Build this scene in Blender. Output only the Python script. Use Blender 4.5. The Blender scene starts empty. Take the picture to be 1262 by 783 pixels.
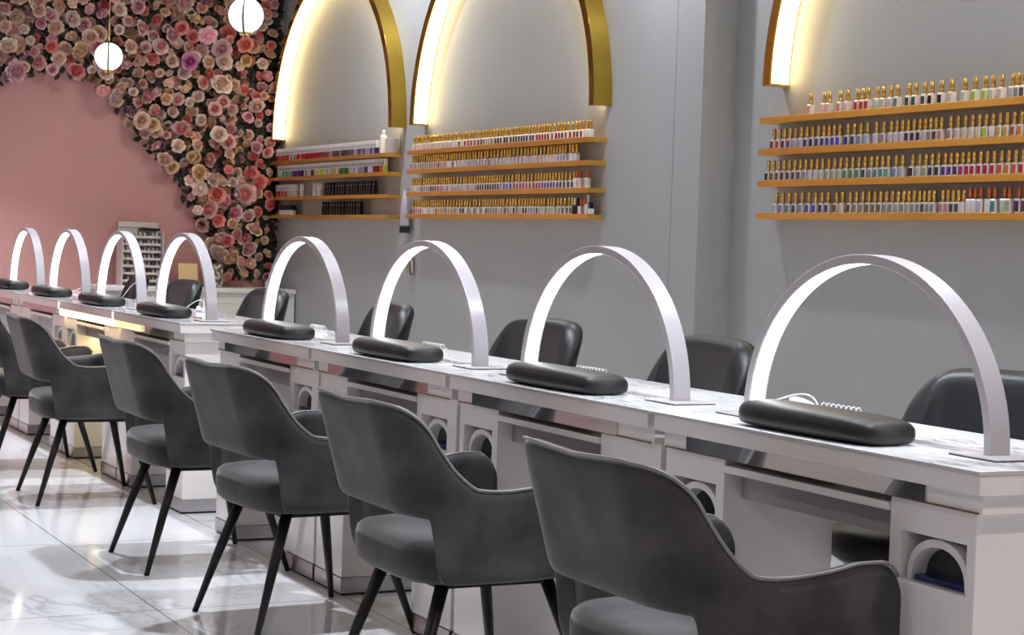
import bpy, bmesh, math, random
from mathutils import Vector, Matrix
random.seed(7)
PI = math.pi
sc = bpy.context.scene
COL = sc.collection
# ------------------------------------------------------------------ materials
MATS = {}
def mat(name, base=(.8,.8,.8), rough=.5, metal=0., coat=0., spec=.5, emit=None, es=0., sheen=0., trans=0., alpha=1.):
    if name in MATS: return MATS[name]
    m = bpy.data.materials.new(name); m.use_nodes = True
    b = m.node_tree.nodes['Principled BSDF']
    b.inputs['Base Color'].default_value = (*base, 1)
    b.inputs['Roughness'].default_value = rough
    b.inputs['Metallic'].default_value = metal
    b.inputs['Specular IOR Level'].default_value = spec
    b.inputs['Coat Weight'].default_value = coat
    b.inputs['Coat Roughness'].default_value = .06
    b.inputs['Transmission Weight'].default_value = trans
    if sheen:
        b.inputs['Sheen Weight'].default_value = sheen
        b.inputs['Sheen Roughness'].default_value = .35
    if emit:
        b.inputs['Emission Color'].default_value = (*emit, 1)
        b.inputs['Emission Strength'].default_value = es
    MATS[name] = m
    return m
def nodes(m): return m.node_tree.nodes, m.node_tree.links, m.node_tree.nodes['Principled BSDF']
def ramp(n, stops):
    r = n.new('ShaderNodeValToRGB')
    el = r.color_ramp.elements
    el[0].position, el[0].color = stops[0][0], (*stops[0][1], 1)
    el[1].position, el[1].color = stops[-1][0], (*stops[-1][1], 1)
    for p, c in stops[1:-1]:
        e = el.new(p); e.color = (*c, 1)
    return r
def noise_tint(m, c1, c2, scale=3., detail=4., coord='Object', lo=.35, hi=.65):
    n, l, b = nodes(m)
    tc = n.new('ShaderNodeTexCoord'); t = n.new('ShaderNodeTexNoise')
    t.inputs['Scale'].default_value = scale; t.inputs['Detail'].default_value = detail
    l.new(tc.outputs[coord], t.inputs['Vector'])
    r = ramp(n, [(lo, c1), (hi, c2)])
    l.new(t.outputs['Fac'], r.inputs['Fac']); l.new(r.outputs['Color'], b.inputs['Base Color'])
    return m
def bump(m, scale, strength, detail=6.):
    n, l, b = nodes(m)
    tc = n.new('ShaderNodeTexCoord'); t = n.new('ShaderNodeTexNoise'); bp = n.new('ShaderNodeBump')
    t.inputs['Scale'].default_value = scale; t.inputs['Detail'].default_value = detail
    bp.inputs['Strength'].default_value = strength; bp.inputs['Distance'].default_value = .01
    l.new(tc.outputs['Object'], t.inputs['Vector']); l.new(t.outputs['Fac'], bp.inputs['Height'])
    l.new(bp.outputs['Normal'], b.inputs['Normal'])
def marble(m, base, vein, vscale=1.2, tile=None, amount=.5):
    n, l, b = nodes(m)
    g = n.new('ShaderNodeNewGeometry')
    w = n.new('ShaderNodeTexNoise'); w.inputs['Scale'].default_value = vscale; w.inputs['Detail'].default_value = 6
    w.inputs['Roughness'].default_value = .62; w.inputs['Distortion'].default_value = .9
    mp = n.new('ShaderNodeMapping'); mp.inputs['Rotation'].default_value = (0, 0, .6); mp.inputs['Scale'].default_value = (.7, 1.7, 1)
    l.new(g.outputs['Position'], mp.inputs['Vector'])
    l.new(mp.outputs['Vector'], w.inputs['Vector'])
    # thin veins where the noise crosses its middle value
    s = n.new('ShaderNodeMath'); s.operation = 'SUBTRACT'; s.inputs[1].default_value = .5
    a = n.new('ShaderNodeMath'); a.operation = 'ABSOLUTE'
    l.new(w.outputs['Fac'], s.inputs[0]); l.new(s.outputs[0], a.inputs[0])
    r = ramp(n, [(0, (1, 1, 1)), (.012, (.55, .55, .55)), (.045, (.12, .12, .12)), (.11, (0, 0, 0))])
    l.new(a.outputs[0], r.inputs['Fac'])
    k = n.new('ShaderNodeTexNoise'); k.inputs['Scale'].default_value = vscale*.55; k.inputs['Detail'].default_value = 3
    l.new(g.outputs['Position'], k.inputs['Vector'])
    kr = ramp(n, [(.42, (0, 0, 0)), (.66, (1, 1, 1))]); l.new(k.outputs['Fac'], kr.inputs['Fac'])
    mu = n.new('ShaderNodeMath'); mu.operation = 'MULTIPLY'
    l.new(r.outputs['Color'], mu.inputs[0]); l.new(kr.outputs['Color'], mu.inputs[1])
    mu2 = n.new('ShaderNodeMath'); mu2.operation = 'MULTIPLY'; mu2.inputs[1].default_value = amount; l.new(mu.outputs[0], mu2.inputs[0])
    mx = n.new('ShaderNodeMix'); mx.data_type = 'RGBA'
    mx.inputs['A'].default_value = (*base, 1); mx.inputs['B'].default_value = (*vein, 1)
    l.new(mu2.outputs[0], mx.inputs['Factor'])
    out = mx.outputs['Result']
    if tile:
        br = n.new('ShaderNodeTexBrick'); br.offset = 0; br.squash = 1
        mp2 = n.new('ShaderNodeMapping'); mp2.inputs['Location'].default_value = tile[2]
        l.new(g.outputs['Position'], mp2.inputs['Vector']); l.new(mp2.outputs['Vector'], br.inputs['Vector'])
        br.inputs['Scale'].default_value = 1; br.inputs['Brick Width'].default_value = tile[0]; br.inputs['Row Height'].default_value = tile[1]
        br.inputs['Mortar Size'].default_value = .0022; br.inputs['Mortar Smooth'].default_value = 0
        m2 = n.new('ShaderNodeMix'); m2.data_type = 'RGBA'; m2.inputs['B'].default_value = (.2, .2, .21, 1)
        l.new(br.outputs['Fac'], m2.inputs['Factor']); l.new(out, m2.inputs['A']); out = m2.outputs['Result']
    l.new(out, b.inputs['Base Color'])
    return m

WALL = noise_tint(mat('wall_paint_grey', rough=.55, spec=.3), (.387,.399,.405), (.417,.429,.435), 1.2)
PINK = noise_tint(mat('wall_paint_pink', rough=.6, spec=.3), (.55,.285,.27), (.58,.305,.29), 1.0)
CEIL = mat('ceiling_paint', (.7,.7,.7), .8)
FLOOR = marble(mat('floor_marble', rough=.09, coat=.0, spec=.55), (.76,.76,.79), (.26,.26,.29), 1.5, (1.2,.6,(.35,.55,0)), .85)
LACQ = noise_tint(mat('white_gloss_lacquer', rough=.16, coat=.35), (.80,.77,.76), (.82,.79,.78), 2.)
GLASST = marble(mat('marble_under_glass', rough=.05, coat=.15), (.86,.87,.90), (.16,.17,.21), 5.5, None, .95)
GLASSE = mat('glass_edge', (.55,.53,.54), .08, coat=.4)
CHROME = mat('mirror_chrome', (.62,.62,.64), .045, 1.)
SKIRT = noise_tint(mat('brushed_steel_skirting', rough=.25, metal=.85), (.42,.41,.42), (.50,.49,.50), 4.)
DARKGAP = mat('dark_gap', (.012,.012,.012), .7)
PANEL = mat('grey_drawer_panel', (.34,.32,.33), .3)
GOLD = noise_tint(mat('polished_gold', rough=.14, metal=1.), (.62,.40,.06), (.70,.48,.09), 6.)
SHELFM = noise_tint(mat('gold_shelf_board', rough=.26, metal=.75), (.80,.43,.075), (.90,.53,.11), 3.)
BRASS = mat('brass', (.72,.50,.18), .22, 1.)
LEDW = mat('led_diffuser_cool', (1,1,1), .4, emit=(1,.98,.985), es=10.)
LEDY = mat('led_strip_warm', (1,.9,.7), .4, emit=(1,.74,.32), es=10.)
LEDD = mat('led_strip_amber', (1,.9,.6), .4, emit=(1,.78,.34), es=16.)
GLOBE = mat('opal_globe', (1,1,1), .3, emit=(1,.98,.94), es=1.25)
DOWN = mat('downlight_lens', (1,1,1), .4, emit=(.93,.96,1), es=6.)
LAMPW = mat('lamp_white_metal', (.43,.41,.44), .32, .15)
PLATE = mat('lamp_plate', (.55,.53,.55), .25, .3)
LEATHR = mat('black_leather_handrest', (.008,.008,.009), .46, spec=.3); bump(LEATHR, 90, .05)
RUB = mat('black_rubber', (.015,.015,.016), .6)
LEATH = mat('black_leather', (.010,.0115,.014), .42, spec=.36); bump(LEATH, 90, .08)
VELV = noise_tint(mat('grey_velvet', rough=.7, sheen=.34, spec=.15), (.026,.0245,.027), (.078,.073,.076), 7., 6., lo=.32, hi=.70); bump(VELV, 160, .05)
PIPE = mat('grey_piping', (.17,.165,.17), .4, sheen=.3)
LEGM = mat('black_metal_leg', (.007,.0065,.0065), .42, spec=.3)
CABLE = mat('white_cable', (.55,.55,.56), .4)
HOODW = noise_tint(mat('nail_lamp_white', rough=.35), (.66,.65,.66), (.74,.73,.74), 14.)
HOODD = mat('nail_lamp_inside', (.02,.022,.028), .2, .2)
HOODB = mat('nail_lamp_blue_base', (.006,.016,.10), .3)
CARCW = mat('white_cabinet_paint', (.74,.73,.71), .4)
LEAF = noise_tint(mat('dark_leaf', rough=.6), (.010,.014,.009), (.028,.036,.018), 12.)
ACR = mat('milky_acrylic', (.62,.56,.56), .2, coat=.3)
FRAMEG = mat('gold_card', (.66,.50,.28), .4, .3)

# ------------------------------------------------------------------ mesh helpers
class MB:
    def __init__(s): s.v, s.f, s.m, s.sm = [], [], [], []
    def add(s, vs, fs, mi=0, smooth=False):
        o = len(s.v); s.v += [tuple(v) for v in vs]
        for f in fs:
            s.f.append([i+o for i in f]); s.m.append(mi); s.sm.append(smooth)
    def box(s, x0, x1, y0, y1, z0, z1, mi=0):
        s.add([(x0,y0,z0),(x1,y0,z0),(x1,y1,z0),(x0,y1,z0),(x0,y0,z1),(x1,y0,z1),(x1,y1,z1),(x0,y1,z1)],
              [(0,3,2,1),(4,5,6,7),(0,1,5,4),(1,2,6,5),(2,3,7,6),(3,0,4,7)], mi)
    def loft(s, rings, mi=0, closed=True, caps=True, smooth=True):
        n = len(rings[0]); vs = [p for r in rings for p in r]; fs = []
        for i in range(len(rings)-1):
            for j in range(n if closed else n-1):
                k = (j+1) % n
                fs.append((i*n+j, i*n+k, (i+1)*n+k, (i+1)*n+j))
        if caps:
            fs.append(tuple(reversed(range(n)))); fs.append(tuple(range((len(rings)-1)*n, len(rings)*n)))
        s.add(vs, fs, mi, smooth)
    def lathe(s, prof, c=(0,0,0), n=20, mi=0, smooth=True):
        s.loft([[(c[0]+r*math.cos(2*PI*j/n), c[1]+r*math.sin(2*PI*j/n), c[2]+z) for j in range(n)] for r, z in prof], mi, smooth=smooth)
    def tube(s, path, r, n=8, mi=0):
        P = [Vector(p) for p in path]; rings = []
        R = r if isinstance(r, (list, tuple)) else [r]*len(P)
        up = Vector((0,0,1)); prev = None
        for i, p in enumerate(P):
            t = (P[min(i+1,len(P)-1)]-P[max(i-1,0)]).normalized()
            if prev is None:
                a = up if abs(t.dot(up)) < .9 else Vector((1,0,0))
                u = t.cross(a).normalized()
            else:
                u = (prev - t*prev.dot(t)).normalized()
            prev = u; w = t.cross(u)
            rings.append([p+R[i]*(math.cos(2*PI*j/n)*u+math.sin(2*PI*j/n)*w) for j in range(n)])
        s.loft(rings, mi)
    def sphere(s, c, r, n=24, mi=0, zs=1.):
        k = n//2
        s.lathe([(max(r*math.sin(PI*i/k), 1e-4), -r*zs*math.cos(PI*i/k)) for i in range(k+1)], c, n, mi)
    def mesh(s, name, mats):
        me = bpy.data.meshes.new(name); me.from_pydata(s.v, [], s.f)
        for m in (mats if isinstance(mats, (list,tuple)) else [mats]): me.materials.append(m)
        me.polygons.foreach_set('material_index', s.m); me.polygons.foreach_set('use_smooth', s.sm)
        bm = bmesh.new(); bm.from_mesh(me); bmesh.ops.recalc_face_normals(bm, faces=bm.faces); bm.to_mesh(me); bm.free()
        me.update(); return me
def link(name, me, parent=None, loc=(0,0,0)):
    o = bpy.data.objects.new(name, me); COL.objects.link(o); o.parent = parent; o.location = loc; return o
def obj(name, mb, mats, parent=None, bevel=0., sub=0, loc=(0,0,0), seg=2):
    o = link(name, mb.mesh(name, mats), parent, loc)
    if bevel:
        md = o.modifiers.new('bevel', 'BEVEL'); md.width = bevel; md.segments = seg; md.limit_method = 'ANGLE'; md.angle_limit = .6
        for p in o.data.polygons: p.use_smooth = True
        try: md.harden_normals = True
        except Exception: pass
    if sub:
        md = o.modifiers.new('sub', 'SUBSURF'); md.levels = sub; md.render_levels = sub
    return o
def tag(o, label, cat, group=None, kind=None):
    if label: o['label'] = label
    if cat: o['category'] = cat
    if group: o['group'] = group
    if kind: o['kind'] = kind
    return o
def empty(name, loc, label, cat, group=None, rz=0):
    o = bpy.data.objects.new(name, None); COL.objects.link(o); o.location = loc; o.rotation_euler = (0,0,rz)
    o.empty_display_size = .1
    return tag(o, label, cat, group)
def struct(name, mb, m, **k):
    o = obj(name, mb, m, **k); o['kind'] = 'structure'; return o
def dup(root, loc, label, rz=None):
    r = root.copy(); COL.objects.link(r); r.location = loc; r['label'] = label
    if rz is not None: r.rotation_euler = (0,0,rz)
    for ch in list(root.children):
        c = ch.copy(); COL.objects.link(c); c.parent = r
        for g in list(ch.children):
            d = g.copy(); COL.objects.link(d); d.parent = c
    return r
ONES = ['', 'first','second','third','fourth','fifth','sixth','seventh','eighth','ninth','tenth','eleventh','twelfth','thirteenth','fourteenth','fifteenth','sixteenth','seventeenth','eighteenth','nineteenth']
TENS = {2:'twent',3:'thirt',4:'fort',5:'fift',6:'sixt',7:'sevent',8:'eight',9:'ninet'}
def ordw(n):
    if n < 20: return ONES[n]
    t, u = divmod(n, 10)
    return TENS[t]+'ieth' if u == 0 else TENS[t]+'y-'+ONES[u]
def interp(tab, x):
    if x <= tab[0][0]: return tab[0][1]
    for (a, b), (c, d) in zip(tab, tab[1:]):
        if x <= c: return b+(d-b)*(x-a)/(c-a)
    return tab[-1][1]
def smooth_interp(tab, x):
    """monotone cubic through the table"""
    n = len(tab)
    if x <= tab[0][0]: return tab[0][1]
    if x >= tab[-1][0]: return tab[-1][1]
    d = [(tab[k+1][1]-tab[k][1])/(tab[k+1][0]-tab[k][0]) for k in range(n-1)]
    m = [d[0]]+[0 if d[k-1]*d[k] <= 0 else 2*d[k-1]*d[k]/(d[k-1]+d[k]) for k in range(1, n-1)]+[d[-1]]
    for k in range(n-1):
        if x <= tab[k+1][0]:
            h = tab[k+1][0]-tab[k][0]; t = (x-tab[k][0])/h
            return (2*t**3-3*t**2+1)*tab[k][1]+(t**3-2*t**2+t)*h*m[k]+(-2*t**3+3*t**2)*tab[k+1][1]+(t**3-t**2)*h*m[k+1]

# ------------------------------------------------------------------ the room
XE, XR, YB, YF, ZC = -11.66, 2.6, 2.09, -4.6, 3.05
PX0, PX1, PY = -6.56, -6.17, 1.93
b = MB(); b.box(XE-.1, XR+.1, YF-.1, YB+.1, -.1, 0); struct('floor', b, FLOOR)
b = MB(); b.box(XE-.1, XR+.1, YF-.1, YB+.1, ZC, ZC+.1); struct('ceiling', b, CEIL)
b = MB(); b.box(XE, XR, YB, YB+.1, 0, ZC); struct('wall_back', b, WALL)
b = MB(); b.box(XE-.1, XE, YF-.1, YB+.1, 0, ZC); struct('wall_left', b, PINK)
b = MB(); b.box(XE, XR, YF-.1, YF, 0, ZC); struct('wall_front', b, mat('wall_paint_warm', (.62,.56,.54), .6))
b = MB(); b.box(XR, XR+.1, YF-.1, YB+.1, 0, ZC); struct('wall_right', b, mat('wall_paint_warm'))
# pilaster between the displays: two flat boards meeting in a fine vertical joint
b = MB(); b.box(PX0, -6.378, PY, YB, 0, ZC); b.box(-6.375, PX1, PY, YB, 0, ZC); struct('trim_1', b, WALL)

# ------------------------------------------------------------------ desks
M = 1.0478
NEAR0, FAR1 = -6.4717, -6.856
desks_x = [NEAR0+M*k for k in (3,2,1,0)] + [FAR1-M*(j+1) for j in range(4)]
DW = ['rightmost', 'second from the right', 'third from the right', 'fourth from the right', 'fifth from the right', 'sixth from the right', 'seventh from the right', 'leftmost']
def cabinet(x0, x1, hx0, hx1):
    """carcass with a rectangular niche opening in its front"""
    y0, y1, z0, z1 = .04, .322, .056, .684
    hz0, hz1, hy = .538, .624, .20
    mb = MB()
    mb.add([(x0,y0,z0),(x1,y0,z0),(x1,y0,z1),(x0,y0,z1),(hx0,y0,hz0),(hx1,y0,hz0),(hx1,y0,hz1),(hx0,y0,hz1),
            (hx0,hy,hz0),(hx1,hy,hz0),(hx1,hy,hz1),(hx0,hy,hz1),(x0,y1,z0),(x1,y1,z0),(x1,y1,z1),(x0,y1,z1)],
           [(0,1,5,4),(1,2,6,5),(2,3,7,6),(3,0,4,7),(4,5,9,8),(5,6,10,9),(6,7,11,10),(7,4,8,11),(8,9,10,11),
            (0,12,13,1),(2,14,15,3),(1,13,14,2),(0,3,15,12),(12,15,14,13)])
    return mb
LC, RC = (.010, .238), (.772, 1.0)
LH, RH = (.036, .206), (.802, .976)
def build_desk(i):
    x = desks_x[i]
    last_r = i in (0, 4)
    d = empty('manicure_desk', (x, 0, 0), '', 'desk', 'manicure desks')
    xr = M-.004; rc1 = 1.0 if last_r else 1.036
    mb = MB(); mb.box(.002, M-.002, 0, .452, .753, .760); mb.m = [1]*6; mb.m[1] = 0
    obj('glass_top', mb, [GLASST, GLASSE], d, .0012)
    mb = MB(); mb.box(.012, M-(.005 if last_r else .014), .005, .448, .719, .753)
    obj('table_slab', mb, LACQ, d, .0015)
    mb = MB(); mb.box(.03 if i in (3,7) else .02, M-(.022 if last_r else .02), .028, .435, .684, .719)
    fr = obj('frieze', mb, LACQ, d, .001)
    mb = MB(); mb.box(.115, .885 if last_r else .87, .0235, .028, .6855, .7185); obj('mirror_panel', mb, CHROME, fr)
    mb = MB(); mb.box(.03, M-.03, .0245, .028, .6838, .6868); obj('bronze_reveal', mb, mat('bronze_reveal', (.20,.12,.06), .4, .5), fr)
    for side, (c, h) in enumerate(((LC, LH), (RC, RH))):
        x1 = c[1] if side == 0 else rc1
        cb = obj('cabinet', cabinet(c[0], x1, *h), LACQ, d, .004)
        mb = MB(); mb.box(c[0]-.001, x1+.001, .038, .324, .008, .056); obj('skirting', mb, SKIRT, cb, .001)
        mb = MB(); mb.box(c[0]+.004, x1-.004, .044, .318, 0, .008); obj('foot_gap', mb, DARKGAP, cb)
    # pull-out drawer across the knee space
    mb = MB(); mb.box(.2385, .7715, .034, .30, .655, .670); kd = obj('pull_out_tray', mb, LACQ, d, .0015)
    mb = MB(); mb.box(.2385, .7715, .085, .42, .600, .655); obj('drawer_panel', mb, PANEL, kd)
    mb = MB(); mb.box(.2385, .7715, .40, .42, .670, .684); obj('rear_rail', mb, LACQ, d)
    return d
DL = ['white gloss manicure desk at the right end of the near row',
      'white gloss manicure desk, second from the right end of the near row',
      'white gloss manicure desk, third from the right in the near row',
      'white gloss manicure desk at the left end of the near row, beside the gap',
      'white gloss manicure desk at the right end of the far row, beside the gap',
      'white gloss manicure desk lit by amber light strip in the far row',
      'white gloss manicure desk just left of the amber lit one',
      'leftmost white gloss manicure desk, cut by the photo edge']
for i in range(8):
    d = build_desk(i); d['label'] = DL[i]
    if i == 5: DESK6 = d
    if i == 4: DESK5 = d
# the amber strips glowing under the sixth desk
mb = MB(); mb.box(.0, 1.03, .012, .0225, .689, .7185); mb.box(1.036,1.046,.012,.02,.689,.752); mb.box(-.002,.010,.012,.02,.72,.752); o = obj('front_glow_strip', mb, LEDD, DESK6); o['label'] = 'dim amber glow along the frieze'
mb = MB(); mb.box(.0, .42, .012, .0225, .6895, .7185); o = obj('front_glow_strip', mb, mat('amber_glow_dim', (1,.9,.6), .4, emit=(1,.82,.42), es=.9), DESK5); o['label'] = 'dim amber glow along the frieze'  # dimmer emissive band added to carry the amber glow along this frieze
mb = MB(); mb.box(.26, .75, .12, .15, .592, .5995); o = obj('under_light_strip', mb, LEDD, DESK6); o['label'] = 'dim amber glow along the frieze'

# ------------------------------------------------------------------ nail lamps in the niches
def nail_lamp_proto():
    r = empty('nail_lamp', (0,0,0), '', 'nail lamp', 'nail lamps in the desk niches')
    def arch(w, h, y, n=16): return [(-w*math.cos(PI*k/n), y, h*math.sin(PI*k/n)**.8) for k in range(n+1)]
    mb = MB(); O0, O1, I0, I1 = arch(.083,.081,.0), arch(.074,.076,.125), arch(.070,.067,.0), arch(.060,.060,.115)
    n = len(O0)
    for A, B in ((O0,O1),(I0,I1),(O0,I0)):
        mb.add(A+B, [(k,k+1,n+k+1,n+k) for k in range(n-1)], 0, True)
    mb.add(O1, [tuple(range(n))], 0)
    obj('hood', mb, HOODW, r)
    mb = MB(); mb.add([(p[0],.030,p[2]) for p in arch(.0665,.0625,0)], [tuple(range(n))]); 
    mb.add([(p[0],.034,p[2]) for p in arch(.066,.062,0)], [tuple(range(n))]); obj('inner_lining', mb, HOODD, r)
    mb = MB(); mb.box(-.0665,.0665,.003,.112,0,.010); obj('base_plate', mb, HOODB, r, .002)
    return r
proto = None
for i in range(8):
    for side, h in enumerate((LH, RH)):
        lab = 'white domed nail lamp in the %s niche of the desk %s' % (('left','right')[side], {0:'at the far right'}.get(i, DW[i] if i != 7 else 'at the far left'))
        loc = (desks_x[i]+(h[0]+h[1])/2, .055, .5385)
        if proto is None:
            proto = nail_lamp_proto(); proto.location = loc; proto['label'] = lab
        else: dup(proto, loc, lab)

# ------------------------------------------------------------------ arch desk lamps
def arch_lamp_proto():
    r = empty('arch_lamp', (0,0,0), '', 'lamp', 'arch lamps on the desks')
    N = 48; a, hgt, th, w = .385, .347, .0185, .0225
    def pt(k, off):
        an = PI*k/N
        return ((a-off)*-math.cos(an), (hgt-off)*math.sin(an)+.005)
    mb = MB(); rings = []
    for k in range(N+1):
        (x0,z0),(x1,z1) = pt(k,0), pt(k,th)
        if k in (0,N): z1 = z0
        rings.append([(x0,-w,z0),(x0,w,z0),(x1,w,z1),(x1,-w,z1)])
    mb.loft(rings, smooth=False); o = obj('arch_band', mb, LAMPW, r, .0015)
    mb = MB(); rings = []
    for k in range(1, N):
        (x0,z0),(x1,z1) = pt(k,th-.002), pt(k,th+.0004)
        rings.append([(x0,-w+.004,z0),(x0,w-.004,z0),(x1,w-.005,z1),(x1,-w+.005,z1)])
    mb.loft(rings, smooth=False); obj('led_diffuser', mb, LEDW, r)
    for s in (-1,1):
        cx = s*(a-.009)
        mb = MB(); mb.box(cx-.062,cx+.062,-.056,.056,.002,.0052); p = obj('foot_plate', mb, PLATE, r, .0008)
        mb = MB(); mb.box(cx-.062,cx+.062,-.0565,.0565,0,.002); obj('foot_pad', mb, RUB, p)
    return r
proto = None
AL = ['large white arch lamp nearest the right edge of the photo'] + ['white lit arch lamp %s in the row' % w for w in DW[1:7]] + ['leftmost white lit arch lamp, cut by the photo edge']
for i in range(8):
    loc = (desks_x[i]+.512, .178, .760)
    if proto is None: proto = arch_lamp_proto(); proto.location = loc; proto['label'] = AL[0]
    else: dup(proto, loc, AL[i])

# ------------------------------------------------------------------ hand rests
def handrest_proto():
    r = empty('hand_rest', (0,0,0), '', 'hand rest', 'black hand rests on the desks')
    mb = MB(); N, L, K = 22, .216, 20; rings = []
    for k in range(N+1):
        u = -1+2*k/N; e = (1-abs(u)**9.)**(1/3.) if abs(u) < 1 else 0
        e = max(e, .48); hw = .064*(.55+.45*e)*(1+.06*u); h = .054*(.62+.38*e)*(1-.10*max(0,u)**2)
        bend = .012*u*u
        ring = []
        for j in range(K):
            an = 2*PI*j/K; cx, sx = math.cos(an), math.sin(an)
            px = hw*math.copysign(abs(cx)**.55, cx); pz = h*.5*math.copysign(abs(sx)**(.55 if sx < 0 else .75), sx)
            ring.append((u*L, px+bend, pz+h*.5+.0))
        rings.append(ring)
    mb.loft(rings); obj('cushion', mb, LEATHR, r, sub=1)
    return r
proto = None
for i in range(8):
    lab = ('black leather hand rest on the %s desk' % ('right-hand end' if i == 0 else 'left-hand end')) if i in (0,7) else 'black leather hand rest on the desk %s' % DW[i]
    loc = (desks_x[i]+.493, .080, .7605)
    if proto is None: proto = handrest_proto(); proto.location = loc; proto['label'] = lab; proto.rotation_euler = (0,0,math.radians(2))
    else: dup(proto, loc, lab)

# ------------------------------------------------------------------ white coiled cables behind the hand rests
def cable(i, dx, y, n, loop, hp):
    x = desks_x[i]+dx
    t = empty('coiled_cable', (x, y, .760), 'white coiled cable behind the hand rest of the desk %s' % (DW[i] if i else 'at the far right'), 'cable', 'white cables on the desks')
    mb = MB(); pts = []
    for k in range(n*14+1):
        an = 2*PI*k/14; pts.append((.0175*k/14, .010*math.cos(an), (.0125+.0105*math.sin(an))))
    mb.tube(pts, .0013, 6); obj('coil', mb, CABLE, t)
    mb = MB(); pts = []
    for k in range(25):
        u = k/24; pts.append((-.01-.17*u, .03*math.sin(u*4)-.02*u, .0022+loop*math.sin(PI*u)**1.5))
    mb.tube(pts, .0022, 6); obj('lead', mb, CABLE, t)
    if hp:
        mb = MB(); mb.tube([(-.16,.03,.014),(-.13,.02,.014),(-.09,.008,.013),(-.05,0,.012),(-.03,0,.012)], [.006,.011,.012,.009,.004], 12); obj('plug_grip', mb, CABLE, t)
cable(0, .10, .385, 8, .03, True); cable(1, .05, .375, 9, .0, False); cable(2, .05, .38, 9, 0, False); cable(3, .06, .38, 8, 0, False)
cable(4, .10, .385, 8, .05, True); cable(5, .10, .37, 6, .09, False); cable(6, .08, .37, 6, .03, False)

# ------------------------------------------------------------------ upholstered shells
def ushape(hw, yf, yb, rad, n_side, n_corner, n_back):
    """outer plan curve from the right arm front round the back to the left arm front: (x, y, nx, ny)"""
    P = []
    for k in range(n_side): P.append((hw, yf+(yb+rad-yf)*k/n_side, 1, 0))
    for k in range(n_corner):
        a = -PI/2*k/n_corner; P.append((hw-rad+rad*math.cos(a), yb+rad+rad*math.sin(a), math.cos(a), math.sin(a)))
    for k in range(n_back+1):
        P.append(((hw-rad)*(1-2*k/n_back), yb, 0, -1))
    Q = [(-p[0], p[1], -p[2], p[3]) for p in reversed(P[:n_side+n_corner])]
    return P+Q
def shell(plan, ztop, zbot, thick, lean, nz=7, endround=3):
    """closed cross-section loops swept along the plan curve"""
    rings, rim = [], []
    n = len(plan)
    for i, (x, y, nx, ny) in enumerate(plan):
        zt, zb = ztop(i, x, y), zbot(i, x, y)
        ring = []
        def P(off, z):
            lx, ly = lean(x, y, nx, ny, z)
            return (x-nx*off+lx, y-ny*off+ly, z)
        r = thick*.5
        for k in range(nz+1):
            ring.append(P(0, zb+r*.6+(zt-zb-r*1.2)*k/nz))
        ring.append(P(r*.5, zt-r*.08)); ring.append(P(r*1.5, zt-r*.08))
        for k in range(nz, -1, -1):
            ring.append(P(thick, zb+r*.6+(zt-zb-r*1.2)*k/nz))
        ring.append(P(r*1.5, zb+r*.05)); ring.append(P(r*.5, zb+r*.05))
        rings.append(ring); rim.append(P(r*.25, zt-r*.12))
    return rings, rim

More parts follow.
